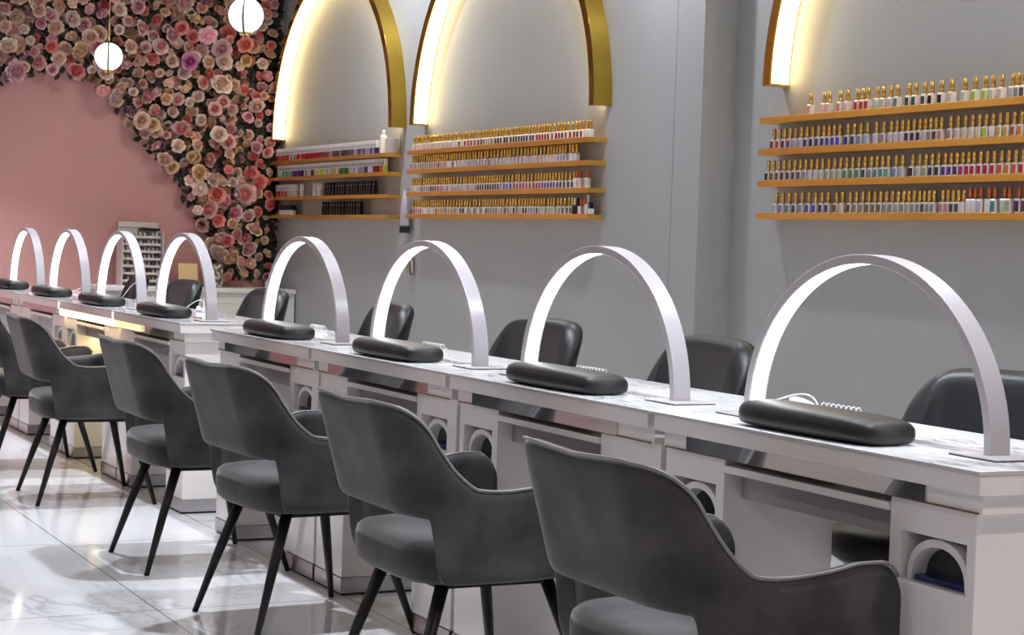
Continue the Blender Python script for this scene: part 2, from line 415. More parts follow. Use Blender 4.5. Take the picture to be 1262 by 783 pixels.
def client_chair_proto():
    r = empty('velvet_armchair', (0,0,0), '', 'chair', 'grey velvet armchairs')
    hw, yf, yb, rad = .278, .210, -.242, .135
    plan = ushape(hw, yf, yb, rad, 30, 16, 12)
    E0 = [(hw, yf-d, 1, 0) for d in (0,.0015,.006)]; plan = E0+plan[1:-1]+[(-p[0],p[1],-p[2],p[3]) for p in reversed(E0)]
    # extra points around the cut-out edge so it stays crisp
    TOP = [(-.30,.757),(-.222,.750),(-.190,.715),(-.164,.648),(-.137,.602),(-.092,.568),(-.03,.563),(.06,.570),(.13,.581),(.165,.581),(.188,.574),(.202,.558),(.210,.536)]
    def ztop(i, x, y):
        if y <= yb+.004: return .757-.007*(1-min(1,abs(x)/.14))
        # walk with arc position: the corner is stretched
        yy = y
        return smooth_interp([(yb,.757)]+TOP[1:], yy)
    def zbot(i, x, y):
        return smooth_interp([(-.23,.498),(-.193,.494),(-.188,.48),(-.181,.375),(-.174,.352),(.0,.352),(.12,.356),(.19,.362),(.21,.378)], y)
    def lean(x, y, nx, ny, z):
        k = max(0, z-.50); bk = max(0., -ny)
        return (nx*.10*k*(1 if y < -.05 else .35), -.26*k*bk - .02*k)
    rings, rim = shell(plan, ztop, zbot, .042, lean)
    mb = MB(); mb.loft(rings); s = obj('upholstered_shell', mb, VELV, r, sub=1)
    mb = MB(); mb.tube([(p[0], p[1], p[2]+.001) for p in rim[2:-2]], .0032, 8); obj('piping', mb, PIPE, s)
    # seat: rounded D with a crowned top
    mb = MB(); K = 40; rings = []
    def dshape(sx, sy, z):
        out = []
        for j in range(K):
            a = 2*PI*j/K; c, s_ = math.cos(a), math.sin(a)
            px = .234*sx*math.copysign(abs(c)**.5, c)
            py = (.205 if s_ > 0 else .212)*sy*math.copysign(abs(s_)**.52, s_)
            out.append((px, py-.006, z))
        return out
    for sx, z in ((.80,.352),(.92,.356),(.985,.37),(1.0,.395),(1.0,.42),(.985,.438),(.93,.450),(.80,.457),(.5,.461),(.15,.462)):
        rings.append(dshape(sx, sx, z))
    mb.loft([[(a,b_,z-.010) for a,b_,z in q] for q in rings]); obj('seat_cushion', mb, VELV, r)
    mb = MB()
    mb.box(-.17,.17,-.135,-.105,.330,.344); mb.box(-.17,.17,.125,.155,.330,.344); mb.box(-.175,-.15,-.135,.155,.330,.344); mb.box(.15,.175,-.135,.155,.330,.344)
    for sx in (-1,1):
        for sy in (-.11,.14): mb.lathe([(.006,.0),(.006,.012)], (sx*.205, sy, .362), 8)
    obj('underframe', mb, LEGM, r)
    for sx in (-1,1):
        for (ay, by, bx) in ((-.12,-.232,.228),(.14,.232,.278)):
            mb = MB(); mb.tube([(sx*.163, ay, .345), (sx*(.163+(bx-.163)*.5), (ay+by)/2, .178), (sx*bx, by, 0.0)], [.0165,.0135,.0085], 14)
            # flat foot
            obj('leg', mb, LEGM, r)
    return r
chairs = [(-2.75,-.205,0), (-3.82,-.205,0), (-4.89,-.205,4), (-5.91,-.205,0), (-7.465,-.21,-2), (-8.50,-.205,0)]
CLAB = ['grey velvet armchair in the right foreground, in front of the rightmost desk', 'grey velvet armchair second from the right in the row',
        'grey velvet armchair third from the right in the row', 'grey velvet armchair fourth from the right, in front of the gap between desks',
        'grey velvet armchair second from the left, before the amber lit desks', 'grey velvet armchair at the left edge of the photo']
proto = client_chair_proto()
for i, (x, y, rz) in enumerate(chairs):
    if i == 0: proto.location = (x,y,0); proto['label'] = CLAB[0]
    else: dup(proto, (x,y,0), CLAB[i], math.radians(rz))

# ------------------------------------------------------------------ technicians' chairs
def tech_proto():
    r = empty('leather_tub_chair', (0,0,0), '', 'chair', 'black leather chairs behind the desks')
    hw, yf, yb, rad = .25, -.160, -.26, .095
    plan = ushape(hw, yf, yb, rad, 2, 12, 16)
    yf2 = len(plan)-1
    def ztop(i, x, y):
        t = min(1, abs(x)/.25)*.80+.20*min(1, max(0, (y+.26)/.10))
        return .58+.277*max(0., 1-t**5.0)**.5
    def zbot(i, x, y): return .535
    def lean(x, y, nx, ny, z):
        k = max(0, z-.5); return (nx*.10*k, -.22*k + .45*x*x)
    rings, rim = shell(plan, ztop, zbot, .075, lean)
    mb = MB(); mb.loft(rings); obj('backrest', mb, LEATH, r, sub=1)
    mb = MB(); mb.lathe([(.02,.455),(.18,.46),(.206,.478),(.213,.505),(.206,.53),(.16,.545),(.02,.55)], (0,.11,-.017), 36); obj('seat_cushion', mb, LEATHR, r)
    mb = MB(); mb.box(-.03,.03,-.24,.06,.402,.437); mb.tube([(0,-.22,.412),(0,-.27,.46),(0,-.245,.60)], .012, 8); obj('back_bracket', mb, LEGM, r)
    mb = MB(); mb.lathe([(.03,.06),(.03,.25),(.018,.25),(.018,.405)], (0,0,0), 16); obj('gas_column', mb, CHROME, r)
    for k in range(5):
        a = 2*PI*k/5+.3; c, s = math.cos(a), math.sin(a)
        mb = MB(); mb.tube([(.02*c,.02*s,.085),(.12*c,.12*s,.072),(.205*c,.205*s,.058)], [.022,.018,.012], 8); lg = obj('base_arm', mb, CHROME, r)
        mb = MB(); mb.tube([(.205*c-.011*s,.205*s+.011*c,.025),(.205*c+.011*s,.205*s-.011*c,.025)], .025, 14); mb.tube([(.205*c,.205*s,.03),(.205*c,.205*s,.06)], .006, 8); obj('castor', mb, RUB, lg)
    return r
tech = [(-3.10,.652,200), (-4.54,.67,178), (-5.58,.67,185), (-6.92,.64,174), (-8.44,.64,182), (-9.84,.64,182), (-10.93,.66,172)]
TLAB = ['black leather tub chair behind the rightmost desk', 'black leather tub chair behind the second desk from the right',
        'black leather tub chair behind the third desk from the right', 'black leather tub chair behind the fourth desk from the right',
        'black leather tub chair in front of the white counter end', 'black leather tub chair second from the left, behind an arch lamp',
        'leftmost black leather tub chair, before the polish rack']
proto = tech_proto()
for i, (x, y, rz) in enumerate(tech):
    if i == 0: proto.location = (x,y,0); proto['label'] = TLAB[0]; proto.rotation_euler = (0,0,math.radians(rz))
    else: dup(proto, (x,y,0), TLAB[i], math.radians(rz))

# ------------------------------------------------------------------ wall shelves
SHY0 = 2.0
disp = {'left': (-11.60, -9.568, (1.611,1.503,1.374,1.255)), 'middle': (-9.29, -7.208, (1.612,1.506,1.380,1.259)), 'right': (-5.86, -3.72, (1.632,1.509,1.387,1.262))}
SHN = ['top', 'second', 'third', 'bottom']
for dn, (xa, xb, zs) in disp.items():
    for k, z in enumerate(zs):
        mb = MB(); mb.box(xa, xb, SHY0, YB, z-.022, z); mb.box(xa, xb, SHY0-.002, SHY0, z-.022, z+.001)
        o = obj('wall_shelf', mb, SHELFM, None, .0008)
        tag(o, '%s gold wall shelf of the %s bottle display' % (SHN[k], dn), 'shelf', 'gold wall shelves')

# ------------------------------------------------------------------ gold arch lights
ALAB = ['gold arch wall light next to the flower wall', 'gold arch wall light above the middle bottle display', 'gold arch wall light at the top right above the right bottle display']
for k, xc in enumerate((-10.565, -8.22, -4.80)):
    t = empty('arch_wall_light', (xc, YB, 1.755), ALAB[k], 'wall light', 'gold arch wall lights')
    N, R, th = 72, 1.045, .048
    mb = MB(); rings = []
    for j in range(N+1):
        a = PI*j/N; c, s = math.cos(a), math.sin(a)
        rings.append([(-R*c,-.095,R*s),(-R*c,-.001,R*s),(-(R-th)*c,-.001,(R-th)*s),(-(R-th)*c,-.095,(R-th)*s)])
    mb.loft(rings, smooth=False); obj('frame', mb, GOLD, t, .0012)
    mb = MB(); rings = []
    for j in range(N+1):
        a = PI*(.003+.994*j/N); c, s = math.cos(a), math.sin(a); r0, r1 = R-th+.0005, R-th-.006
        rings.append([(-r0*c,-.088,r0*s),(-r0*c,-.006,r0*s),(-r1*c,-.010,r1*s),(-r1*c,-.084,r1*s)])
    mb.loft(rings, smooth=False); obj('led_strip', mb, LEDY, t)

# ------------------------------------------------------------------ polish bottles
CN = {'dark red':(.22,.01,.02),'red':(.5,.02,.03),'crimson':(.42,.01,.06),'orange red':(.62,.09,.02),'orange':(.68,.2,.03),'brick':(.40,.10,.05),
      'rose':(.55,.22,.22),'salmon':(.6,.25,.2),'pale pink':(.7,.46,.45),'beige':(.66,.55,.47),'nude':(.6,.42,.38),'pale grey':(.5,.5,.5),'grey':(.25,.26,.26),
      'dark grey':(.08,.08,.085),'black':(.012,.012,.015),'ink blue':(.012,.016,.05),'navy':(.02,.03,.16),'royal blue':(.03,.05,.42),'steel blue':(.15,.22,.38),
      'light blue':(.3,.45,.62),'sky blue':(.25,.45,.75),'teal':(.03,.27,.28),'dark teal':(.012,.075,.075),'sea green':(.08,.38,.28),'green':(.03,.25,.06),
      'sage':(.33,.42,.25),'lime':(.38,.58,.05),'mint':(.45,.62,.55),'pale green':(.52,.6,.36),'pale yellow':(.68,.64,.38),'mustard':(.55,.36,.09),
      'purple':(.16,.02,.22),'dark purple':(.06,.012,.09),'indigo':(.06,.03,.30),'lavender':(.32,.28,.5),'lilac':(.52,.45,.62),'plum':(.10,.03,.06),
      'brown':(.13,.06,.04),'taupe':(.26,.2,.16),'olive':(.16,.13,.05),'white':(.74,.73,.74),'mauve':(.35,.2,.28),'pink':(.62,.2,.36),'magenta':(.45,.02,.2)}
BW = noise_tint(mat('bottle_white', rough=.18, coat=.3), (.70,.69,.70), (.76,.75,.76), 30.)
CAPG = noise_tint(mat('cap_gold', rough=.2, metal=1.), (.70,.42,.08), (.82,.56,.17), 40.)
CAPO = mat('cap_copper', (.60,.16,.06), .3, .7)
def pol(c): return mat('polish_'+c.replace(' ','_'), CN[c], .12, coat=.4)
BM = {}
def bottle_parts(mb, ox=0, oy=0, oz=0, mi=(0,1,2), w=.0116, h=.0375):
    x0,x1,y0,y1 = ox-w, ox+w, oy-w, oy+w
    # body with inset colour window in the front face
    c = .0022
    def ring(z, k): 
        return [(x0+k,y0,z),(x1-k,y0,z),(x1,y0+k,z),(x1,y1-k,z),(x1-k,y1,z),(x0+k,y1,z),(x0,y1-k,z),(x0,y0+k,z)]
    mb.loft([ring(oz,c), ring(oz+h*.93,c), [(ox+(p[0]-ox)*.8, oy+(p[1]-oy)*.8, oz+h) for p in ring(0,c)]], mi[0], smooth=False)
    a, zz0, zz1 = .0026, oz+h*.10, oz+h*.82
    mb.box(x0+a, x1-a, y0-.0006, y0+.0004, zz0, zz1, mi[1])
def cap_parts(mb, ox=0, oy=0, oz=0, h=.0375, ch=.041, mi=0, r=.0074):
    z = oz+h
    mb.lathe([(r*.8,z),(r,z+.002),(r,z+.011),(r*.93,z+.012),(r*.93,z+.013),(r,z+.014),(r*.96,z+ch-.002),(r*.8,z+ch)], (ox,oy,0), 12, mi)
def bottle(x, y, z, c, label, group, capmesh, big=False):
    key = (c, big)
    if key not in BM:
        mb = MB(); bottle_parts(mb, w=.0116 if not big else .0125, h=.0375 if not big else .047); BM[key] = mb.mesh('bottle_'+c.replace(' ','_'), [BW, pol(c)])
    o = link('polish_bottle', BM[key], None, (x,y,z)); tag(o, label, 'nail polish', group)
    link('bottle_cap', capmesh, o)
mb = MB(); cap_parts(mb); CAPM = mb.mesh('bottle_cap', CAPG)
mb = MB(); cap_parts(mb, h=.047, ch=.037); CAPC = mb.mesh('bottle_cap', CAPO)
# pixel column -> X on the shelf front plane of the right display (measured on the photograph once)
def X3(px): return interp([(934,-5.865),(1000,-5.485),(1060,-5.183),(1120,-4.915),(1180,-4.677),(1262,-4.385),(1330,-4.17)], px)
R1 = [('rose',985.8),('pale pink',1001),('pale pink',1006.6),('salmon',1020),('beige',1028.3),('red',1040.3),('red',1046.6),('red',1052.2),('mint',1063.5),('pale grey',1070.5),('pale grey',1080),('teal',1088),
      ('dark teal',1101.8),('dark teal',1109.6),('dark teal',1120.8),('black',1129.9),('ink blue',1142.6),('beige',1155.2),('mint',1172.1),('lime',1185.4),('lime',1199.5),('pale green',1209.3),('beige',1220.5),('pale grey',1235.3),('grey',1241.6),('dark grey',1249.3),('black',1258.5),('dark grey',1267)]
def run(cols, a, bb): return [(c, a+(bb-a)*(k+.5)/len(cols)) for k, c in enumerate(cols)]
R2 = run(['dark red','red','dark purple','purple','lavender','lavender','navy','ink blue','navy','navy','royal blue','royal blue','royal blue'],943,1024)+run(['navy','navy','steel blue','light blue'],1027,1057)+run(['lilac','mauve'],1059,1078)+\
     run(['lilac','pale grey','lilac','ink blue','ink blue','dark purple','pale grey','taupe','plum','rose'],1079,1148)+run(['rose','nude','beige','pale yellow','pale yellow','lime','white','mustard','mustard','brick','orange','orange','orange red'],1152,1272)
R3 = run(['black','brown','brown','plum','plum','plum','dark grey','grey','lilac','lilac','pale grey'],938,1005)+run(['sage','sage','sage','green','green','green','dark teal','steel blue','teal','teal','sea green'],1006,1084)+run(['steel blue','light blue'],1086,1102)+\
     run(['black','pale grey','sage','ink blue','ink blue'],1106,1147)+run(['indigo','indigo','dark purple','magenta','crimson','crimson'],1148,1192)+run(['crimson','crimson','red'],1193,1220)+run(['orange red','orange','orange red','red','dark red','dark red'],1221,1276)
R4 = run(['sky blue','steel blue','teal','dark teal','steel blue','royal blue','royal blue','navy','navy'],948,1014)+run(['brown','pale pink'],1017,1031)+run(['brown','taupe','taupe','olive','olive','olive','grey','grey','sage'],1033,1098)+\
     run(['grey','sage','grey','grey','dark grey','grey','grey'],1098,1142)+run(['rose','rose','dark grey','dark grey','white'],1147,1180)
YBT = SHY0+.026
zs = disp['right'][2]
for k, row in enumerate((R1,R2,R3,R4)):
    lastx = -99
    for n, (c, px) in enumerate(row):
        x = max(X3(px), lastx+.0242); lastx = x
        bottle(x, YBT, zs[k]+.001, c, '%s gold-capped bottle, %s from left, %s shelf of right display' % (c, ordw(n+1), SHN[k]), 'gold-capped polish bottles', CAPM)
for n, (c, px) in enumerate([('white',1185),('white',1192),('lilac',1200),('white',1211),('teal',1218.5),('mint',1231),('sage',1237.5),('dark purple',1250),('plum',1259),('plum',1268)]):
    bottle(X3(px), YBT, zs[3]+.001, c, '%s striped copper-capped bottle, %s from left, bottom shelf of right display' % (c, ordw(n+1)), 'copper-capped bottles', CAPC, True)
# middle display
def seq(spec):
    out = []
    for c, n in spec: out += [c]*n
    return out
def mixrow(segs):
    out = []
    for n, cs in segs: out += [random.choice(cs) for _ in range(n)]
    return out
MR = [mixrow([(18,['pale pink','pale pink','rose','nude','white']),(8,['lilac','pale pink','pale grey']),(4,['black','dark purple','white']),(3,['crimson','dark red']),(3,['dark red','plum']),(4,['nude','taupe']),(14,['black','ink blue','dark purple','navy']),(14,['dark red','crimson','red','plum']),(2,['white'])]),
      mixrow([(3,['black','white']),(6,['red','crimson','dark red']),(8,['taupe','nude','rose','grey']),(7,['mauve','plum','rose']),(4,['black','white','dark grey']),(16,['lilac','mauve','pale pink','pale grey']),(16,['white','pale pink','lilac','pale grey']),(4,['lavender','mauve']),(2,['lilac','white'])]),
      mixrow([(10,['white','pale grey','nude']),(7,['black','dark grey','grey']),(2,['red']),(14,['lilac','mauve','pale pink']),(8,['dark grey','navy','ink blue']),(5,['royal blue','navy','mauve']),(4,['crimson','magenta']),(5,['crimson','red']),(6,['purple','indigo','magenta']),(4,['black','navy','ink blue'])]),
      mixrow([(5,['black','white']),(4,['rose','red']),(6,['pale pink','white']),(8,['brown','mustard','olive','taupe']),(10,['black','dark grey','white','grey']),(10,['taupe','grey','plum','nude']),(8,['black','mauve','pale pink','lavender']),(11,['grey','dark grey','pale grey','sage'])])]
ends = [-7.255, -7.365, -7.395, -7.405]
zs = disp['middle'][2]
SPLIT = 36
stuff = MB(); smats = [BW, CAPG]; sidx = {}
for k, row in enumerate(MR):
    x = ends[k]+.0335
    for n, c in enumerate(reversed(row)):
        x -= random.choice((.0285,.0285,.030,.036,.0415))
        if x < -9.265: break
        if n < SPLIT+3:
            bottle(x, YBT, zs[k]+.001, c, '%s gold-capped bottle, %s from right, %s shelf of middle display' % (c, ordw(n+1), SHN[k]), 'gold-capped polish bottles', CAPM)
        else:
            if c not in sidx: sidx[c] = len(smats); smats.append(pol(c))
            bottle_parts(stuff, x, YBT, zs[k]+.001, (0, sidx[c])); cap_parts(stuff, x, YBT, zs[k]+.001, mi=1)
o = obj('polish_bottles', stuff, smats); tag(o, 'gold-capped polish bottles packed on the left half of the middle display shelves', 'nail polish', None, 'stuff')
for n, (xx, c) in enumerate([(-7.365,'white'),(-7.335,'nude'),(-7.265,'pale pink')]):
    bottle(xx+.0, YBT, zs[2]+.001, c, '%s copper-capped bottle, %s from left at right end of third middle shelf' % (c, ordw(n+1)), 'copper-capped bottles', CAPC, False if n < 0 else True)
# odd bottles on the bottom middle shelf
BLK = mat('bottle_black', (.010,.010,.012), .35, spec=.3)
CAPW = mat('cap_white', (.75,.74,.74), .3)
def plain(name, x, z, w, h, body, capm, cw, chh, label, cat, grp, rnd=False, y=YBT):
    mb = MB()
    if rnd: mb.lathe([(w*.9,0),(w,.003),(w,h*.86),(w*.55,h*.96),(w*.5,h)], (0,0,0), 18)
    else:
        def ring(q, zz): return [(-q,-q,zz),(q,-q,zz),(q,q,zz),(-q,q,zz)]
        mb.loft([ring(w,0), ring(w,h*.92), ring(w*.7,h)], smooth=False)
    o = obj(name, mb, body, None, .001, loc=(x, y, z)); tag(o, label, cat, grp)
    mb = MB(); mb.lathe([(cw,h),(cw,h+chh*.9),(cw*.8,h+chh)], (0,0,0), 14); obj('bottle_cap', mb, capm, o)
z4 = zs[3]+.001
plain('polish_bottle', -7.372, z4, .0125, .04, BLK, CAPW, .0085, .036, 'black bottle with white cap on the bottom middle shelf', 'nail polish', None)
plain('polish_bottle', -7.343, z4, .0125, .04, BLK, BLK, .010, .036, 'black bottle with black cap beside the white-capped one, bottom middle shelf', 'nail polish', None)
plain('polish_bottle', -7.313, z4, .0125, .038, BW, CAPO, .008, .034, 'white copper-capped bottle on the bottom middle shelf, left of its pair', 'nail polish', None)
plain('polish_bottle', -7.283, z4, .0125, .038, pol('taupe'), CAPO, .008, .034, 'taupe copper-capped bottle on the bottom middle shelf', 'nail polish', None)
plain('polish_bottle', -7.252, z4, .012, .048, BW, mat('cap_lilac', (.6,.5,.56), .3), .007, .04, 'white bottle with tall lilac cap near the bottom middle shelf end', 'nail polish', None)
plain('polish_bottle', -7.222, z4, .0115, .026, BW, BLK, .010, .03, 'short white bottle with black cap at the bottom middle shelf end', 'nail polish', None)
# left display: white capped bottles with coloured lower halves
LM = {}
def lbottle(x, z, c, label):
    if c not in LM:
        mb = MB(); w = .0118
        def ring(q, zz): return [(-q,-q,zz),(q,-q,zz),(q,q,zz),(-q,q,zz)]
        mb.loft([ring(w,0), ring(w,.036), ring(w*.9,.038)], 0, smooth=False)
        mb.loft([ring(w*.95,.038), ring(w*.95,.077), ring(w*.8,.08)], 1, smooth=False)
        mb.box(-w*.35, w*.3, -w-.0004, -w*.9, .044, .060, 2)
        LM[c] = mb.mesh('white_capped_bottle', [pol(c), BW, pol('dark grey')])
    o = link('white_capped_bottle', LM[c], None, (x, YBT, z)); tag(o, label, 'nail polish', 'white-capped bottles on the left display')
zl = disp['left'][2]
LR = [mixrow([(9,['red','orange red','brick']),(4,['taupe','beige']),(6,['rose','red','crimson']),(10,['crimson','red','dark red']),(5,['plum','dark red']),(12,['plum','mauve','dark grey','dark purple']),(8,['lavender','dark grey','plum']),(6,['navy','lavender'])]),
      mixrow([(6,['teal','green','mint']),(5,['sea green','mint']),(8,['royal blue','navy','ink blue']),(8,['black','dark grey','pale grey']),(7,['pale yellow','mustard','lime']),(10,['beige','mustard','sage']),(8,['green','sage','dark teal']),(8,['grey','pale grey']),(6,['black','dark purple','lilac']),(2,['dark red'])])]
for k, row in enumerate(LR):
    xr, xl = (-9.80, -11.52) if k == 0 else (-9.76, -11.48)
    p = (xr-xl)/(len(row)-1)
    for n, c in enumerate(reversed(row)):
        lbottle(xr-n*p, zl[k]+.001, c, '%s white-capped bottle, %s from right, %s shelf of left display' % (c, ordw(n+1), SHN[k]))
lbottle(-9.712, zl[1]+.001, 'orange red', 'bright orange red white-capped bottle near the right end of the second left shelf')
o = link('lime_bottle', LM['lime'] if 'lime' in LM else LM[list(LM)[0]], None, (-9.665, YBT, zl[1]+.001)); tag(o, 'bright lime bottle ending the second shelf of the left display', 'nail polish')
for n in range(12):
    lbottle(-11.5+n*.030+(.02 if n > 7 else 0), zl[2]+.001, random.choice(['red','pink','rose','dark red','plum']) if n < 8 else 'pale grey', 'white-capped bottle, %s from left on the third shelf of the left display' % ordw(n+1))
for n, xx in enumerate((-11.04,-10.80,-10.72)):
    lbottle(xx, zl[2]+.001, 'pale grey', 'pale lone bottle, %s from left in the gap on the third left shelf' % ordw(n+1))
mb = MB(); w = .0125
mb.box(-w,w,-w,w,0,.044); mb.box(-w*.9,w*.9,-w*.9,w*.9,.044,.082); mb.box(-w*.3,w*.3,-w-.0005,-w*.95,.056,.063,1); mb.box(-w*.6,w*.6,-w-.0005,-w*.95,.012,.022,2)
BLKM = mb.mesh('black_gel_bottle', [BLK, BW, mat('label_grey', (.06,.06,.06), .5)])
for k, (x0, n0) in enumerate(((-10.60,19), (-10.63,15))):
    for n in range(n0):
        o = link('black_gel_bottle', BLKM, None, (x0+n*.0415+(.03 if (n > 8 and k == 1) or (n > 3 and k == 0) else 0)+(.012 if n % 5 == 3 else 0), YBT, zl[2+k]+.001))
        tag(o, 'black square gel bottle, %s from left in the black row on the %s left shelf' % (ordw(n+1), SHN[2+k]), 'nail polish', 'black gel bottles on the left display')
# small black-lidded boxes and the tall white bottle
mb = MB(); mb.box(-.12,.12,-.02,.02,.031,.062,1)
for q in range(4): mb.box(-.115+q*.058,-.062+q*.058,-.019,.019,0,.031,0)
o = obj('sample_box', mb, [BW, BLK], None, .001, loc=(-11.30, YBT, zl[3]+.001)); tag(o, 'black-lidded white sample box at the left end of the bottom left shelf', 'box')
plain('tall_bottle', -9.71, zl[0]+.001, .021, .115, mat('bottle_milky', (.72,.70,.70), .3), mat('bottle_milky'), .010, .02, 'tall milky white bottle at the right end of the top left shelf', 'bottle', None, True, SHY0+.03)
mb = MB(); mb.box(-.03,.03,-.03,.03,0,.085); o = obj('light_streak_block', mb, ACR, None, .003, loc=(-9.61, SHY0+.04, zl[0]+.001)); tag(o, 'pale block standing in for a streak of light, end of top left shelf', 'box')  # pale block stands in for the light streak below the arch leg

# colour swatch sticks hanging between the left and middle displays
t = empty('swatch_sticks', (-9.42, YB, 1.40), 'lilac sample sticks with dark tips hanging between left and middle displays', 'sample sticks')
mb = MB(); mb.tube([(0,0,0),(0,-.03,.0),(0,-.05,.008)], .004, 8); obj('wall_hook', mb, CHROME, t)
for n in range(7):
    a = -.30+.1*n; x = .012*(n-3)
    mb = MB(); mb.tube([(x*.2,-.042,-.002),(x*.6+.02*a,-.040,-.09),(x+.05*a,-.036,-.205)], [.003,.009,.008], 8); s = obj('stick', mb, mat('stick_lilac', (.58,.55,.66), .35), t)
    mb = MB(); mb.tube([(x+.05*a,-.036,-.205),(x+.056*a,-.035,-.245)], [.009,.010], 8); obj('dark_tip', mb, BLK, s)
t = empty('small_tassel', (-9.36, YB, 1.03), 'small green and gold tassel hanging on the grey wall below the sticks', 'tassel')
mb = MB(); mb.tube([(0,0,.03),(0,-.02,.03),(0,-.022,.0)], .003, 8); obj('hook', mb, BRASS, t)
for n in range(5):
    mb = MB(); mb.tube([(0,-.022,0),(.012*(n-2),-.022,-.04),(.016*(n-2),-.02,-.10-.01*(n%2))], [.003,.008,.006], 8)
    obj('strand', mb, pol(['green','mustard','brick','dark teal','beige'][n]), t)

# ------------------------------------------------------------------ counter on the pink wall
t = empty('white_counter', (XE+.006, 1.4, 0), 'long white panelled counter against the pink wall', 'counter')
y0, y1 = -.55, .685
mb = MB(); mb.box(.0, .40, -.6, y1, .735, .765); obj('counter_top', mb, CARCW, t, .003)
mb = MB(); mb.box(0, .375, -.58, y1, .06, .735); obj('carcass', mb, CARCW, t, .002)
mb = MB(); mb.box(0, .34, -.57, y1, 0, .06); obj('plinth', mb, DARKGAP, t)
for k in range(2):
    a, c = -.575+k*.63, .045+k*.63
    mb = MB(); mb.box(.375,.393,a,c,.09,.70)
    mb.box(.393,.397,a+.03,c-.03,.12,.125); mb.box(.393,.397,a+.03,c-.03,.665,.67); mb.box(.393,.397,a+.03,a+.035,.12,.67); mb.box(.393,.397,c-.035,c-.03,.12,.67)
    dr = obj('cupboard_door', mb, CARCW, t, .0015)
    mb = MB(); mb.tube([(.393,c-.05,.42),(.415,c-.05,.43),(.415,c-.05,.53),(.393,c-.05,.54)], .005, 8); obj('handle', mb, BRASS, dr)
XC = XE+.20
# polish rack with rows of small pots
t = empty('polish_rack', (XC, 1.10, .765), 'white tiered rack of small pots against the pink wall', 'rack')
mb = MB(); mb.box(-.10,-.085,-.135,.13,0,.41); mb.box(-.10,-.075,-.135,.075,.375,.41); obj('back_panel', mb, ACR, t, .002)
for k in range(7):
    zz = .03+k*.047
    mb = MB(); mb.box(-.085,-.0+.03*(6-k)/6,-.13,.125,zz-.006,zz); mb.box(-.003+.03*(6-k)/6,.0+.03*(6-k)/6,-.13,.125,zz,zz+.010); obj('rack_tier', mb, ACR, t)
    mb = MB()
    for n in range(9):
        mb.lathe([(.009,0),(.0095,.022),(.006,.026),(.006,.032)], (-.035+.03*(6-k)/6, -.112+n*.0275, zz), 10, 0 if (n*7+k*3) % 5 else 1)
    o = obj('pot_row', mb, [mat('pot_greywhite', (.55,.5,.5), .3), mat('pot_dark', (.10,.08,.08), .3)], t); o['kind'] = 'stuff'
mb = MB(); mb.box(-.085,-.02,.0,.125,.355,.372); obj('dark_box', mb, BLK, t)
for sy in (-.135,.13):
    mb = MB(); mb.box(-.10,.045,sy-.003,sy+.003,0,.345); obj('side_panel', mb, ACR, t)
# spray bottle, gold card stand and patterned vase
t = empty('spray_bottle', (XC, 1.262, .765), 'slim clear spray bottle beside the polish rack', 'bottle')
mb = MB(); mb.lathe([(.02,0),(.022,.004),(.022,.12),(.010,.15),(.009,.16)], (0,0,0), 16); obj('bottle_body', mb, ACR, t)
mb = MB(); mb.lathe([(.011,.16),(.011,.18),(.006,.185),(.006,.215)], (0,0,0), 12); mb.box(.0,.03,-.004,.004,.205,.215); obj('spray_head', mb, CARCW, t)
t = empty('card_stand', (XC+.02, 1.42, .765), 'gold framed card standing on the white counter', 'card stand')
mb = MB(); mb.add([(-.03,-.065,0),(-.03,.065,0),(-.06,.065,.15),(-.06,-.065,.15),(-.04,-.065,0),(-.04,.065,0),(-.07,.065,.15),(-.07,-.065,.15)],[(0,1,2,3),(7,6,5,4),(0,4,5,1),(1,5,6,2),(2,6,7,3),(3,7,4,0)]); obj('card', mb, FRAMEG, t)
mb = MB(); mb.add([(-.039,-.01,.0),(-.039,.01,0),(-.055,.01,.09),(-.055,-.01,.09),(-.11,-.01,0),(-.11,.01,0)],[(0,1,2,3),(4,5,2,3),(0,4,3),(1,2,5),(0,1,5,4)]); obj('easel', mb, BRASS, t)
VP_ = noise_tint(mat('vase_pattern', rough=.35), (.10,.085,.08), (.55,.5,.47), 40., 2., lo=.48, hi=.52)
t = empty('patterned_vase', (XC, 1.575, .765), 'square dark and pale patterned vase on the counter', 'vase')
mb = MB(); q = .055
mb.loft([[(-s,-s,z),(s,-s,z),(s,s,z),(-s,s,z)] for s, z in ((q*.92,0),(q,.01),(q,.14),(q*.95,.15),(q*.85,.15),(q*.85,.02))], smooth=False); obj('vase_body', mb, VP_, t, .003)
plain('small_jar', XC, .765, .02, .05, BW, BRASS, .016, .012, 'small white jar under the flowers on the counter', 'jar', None, True, y=1.96)

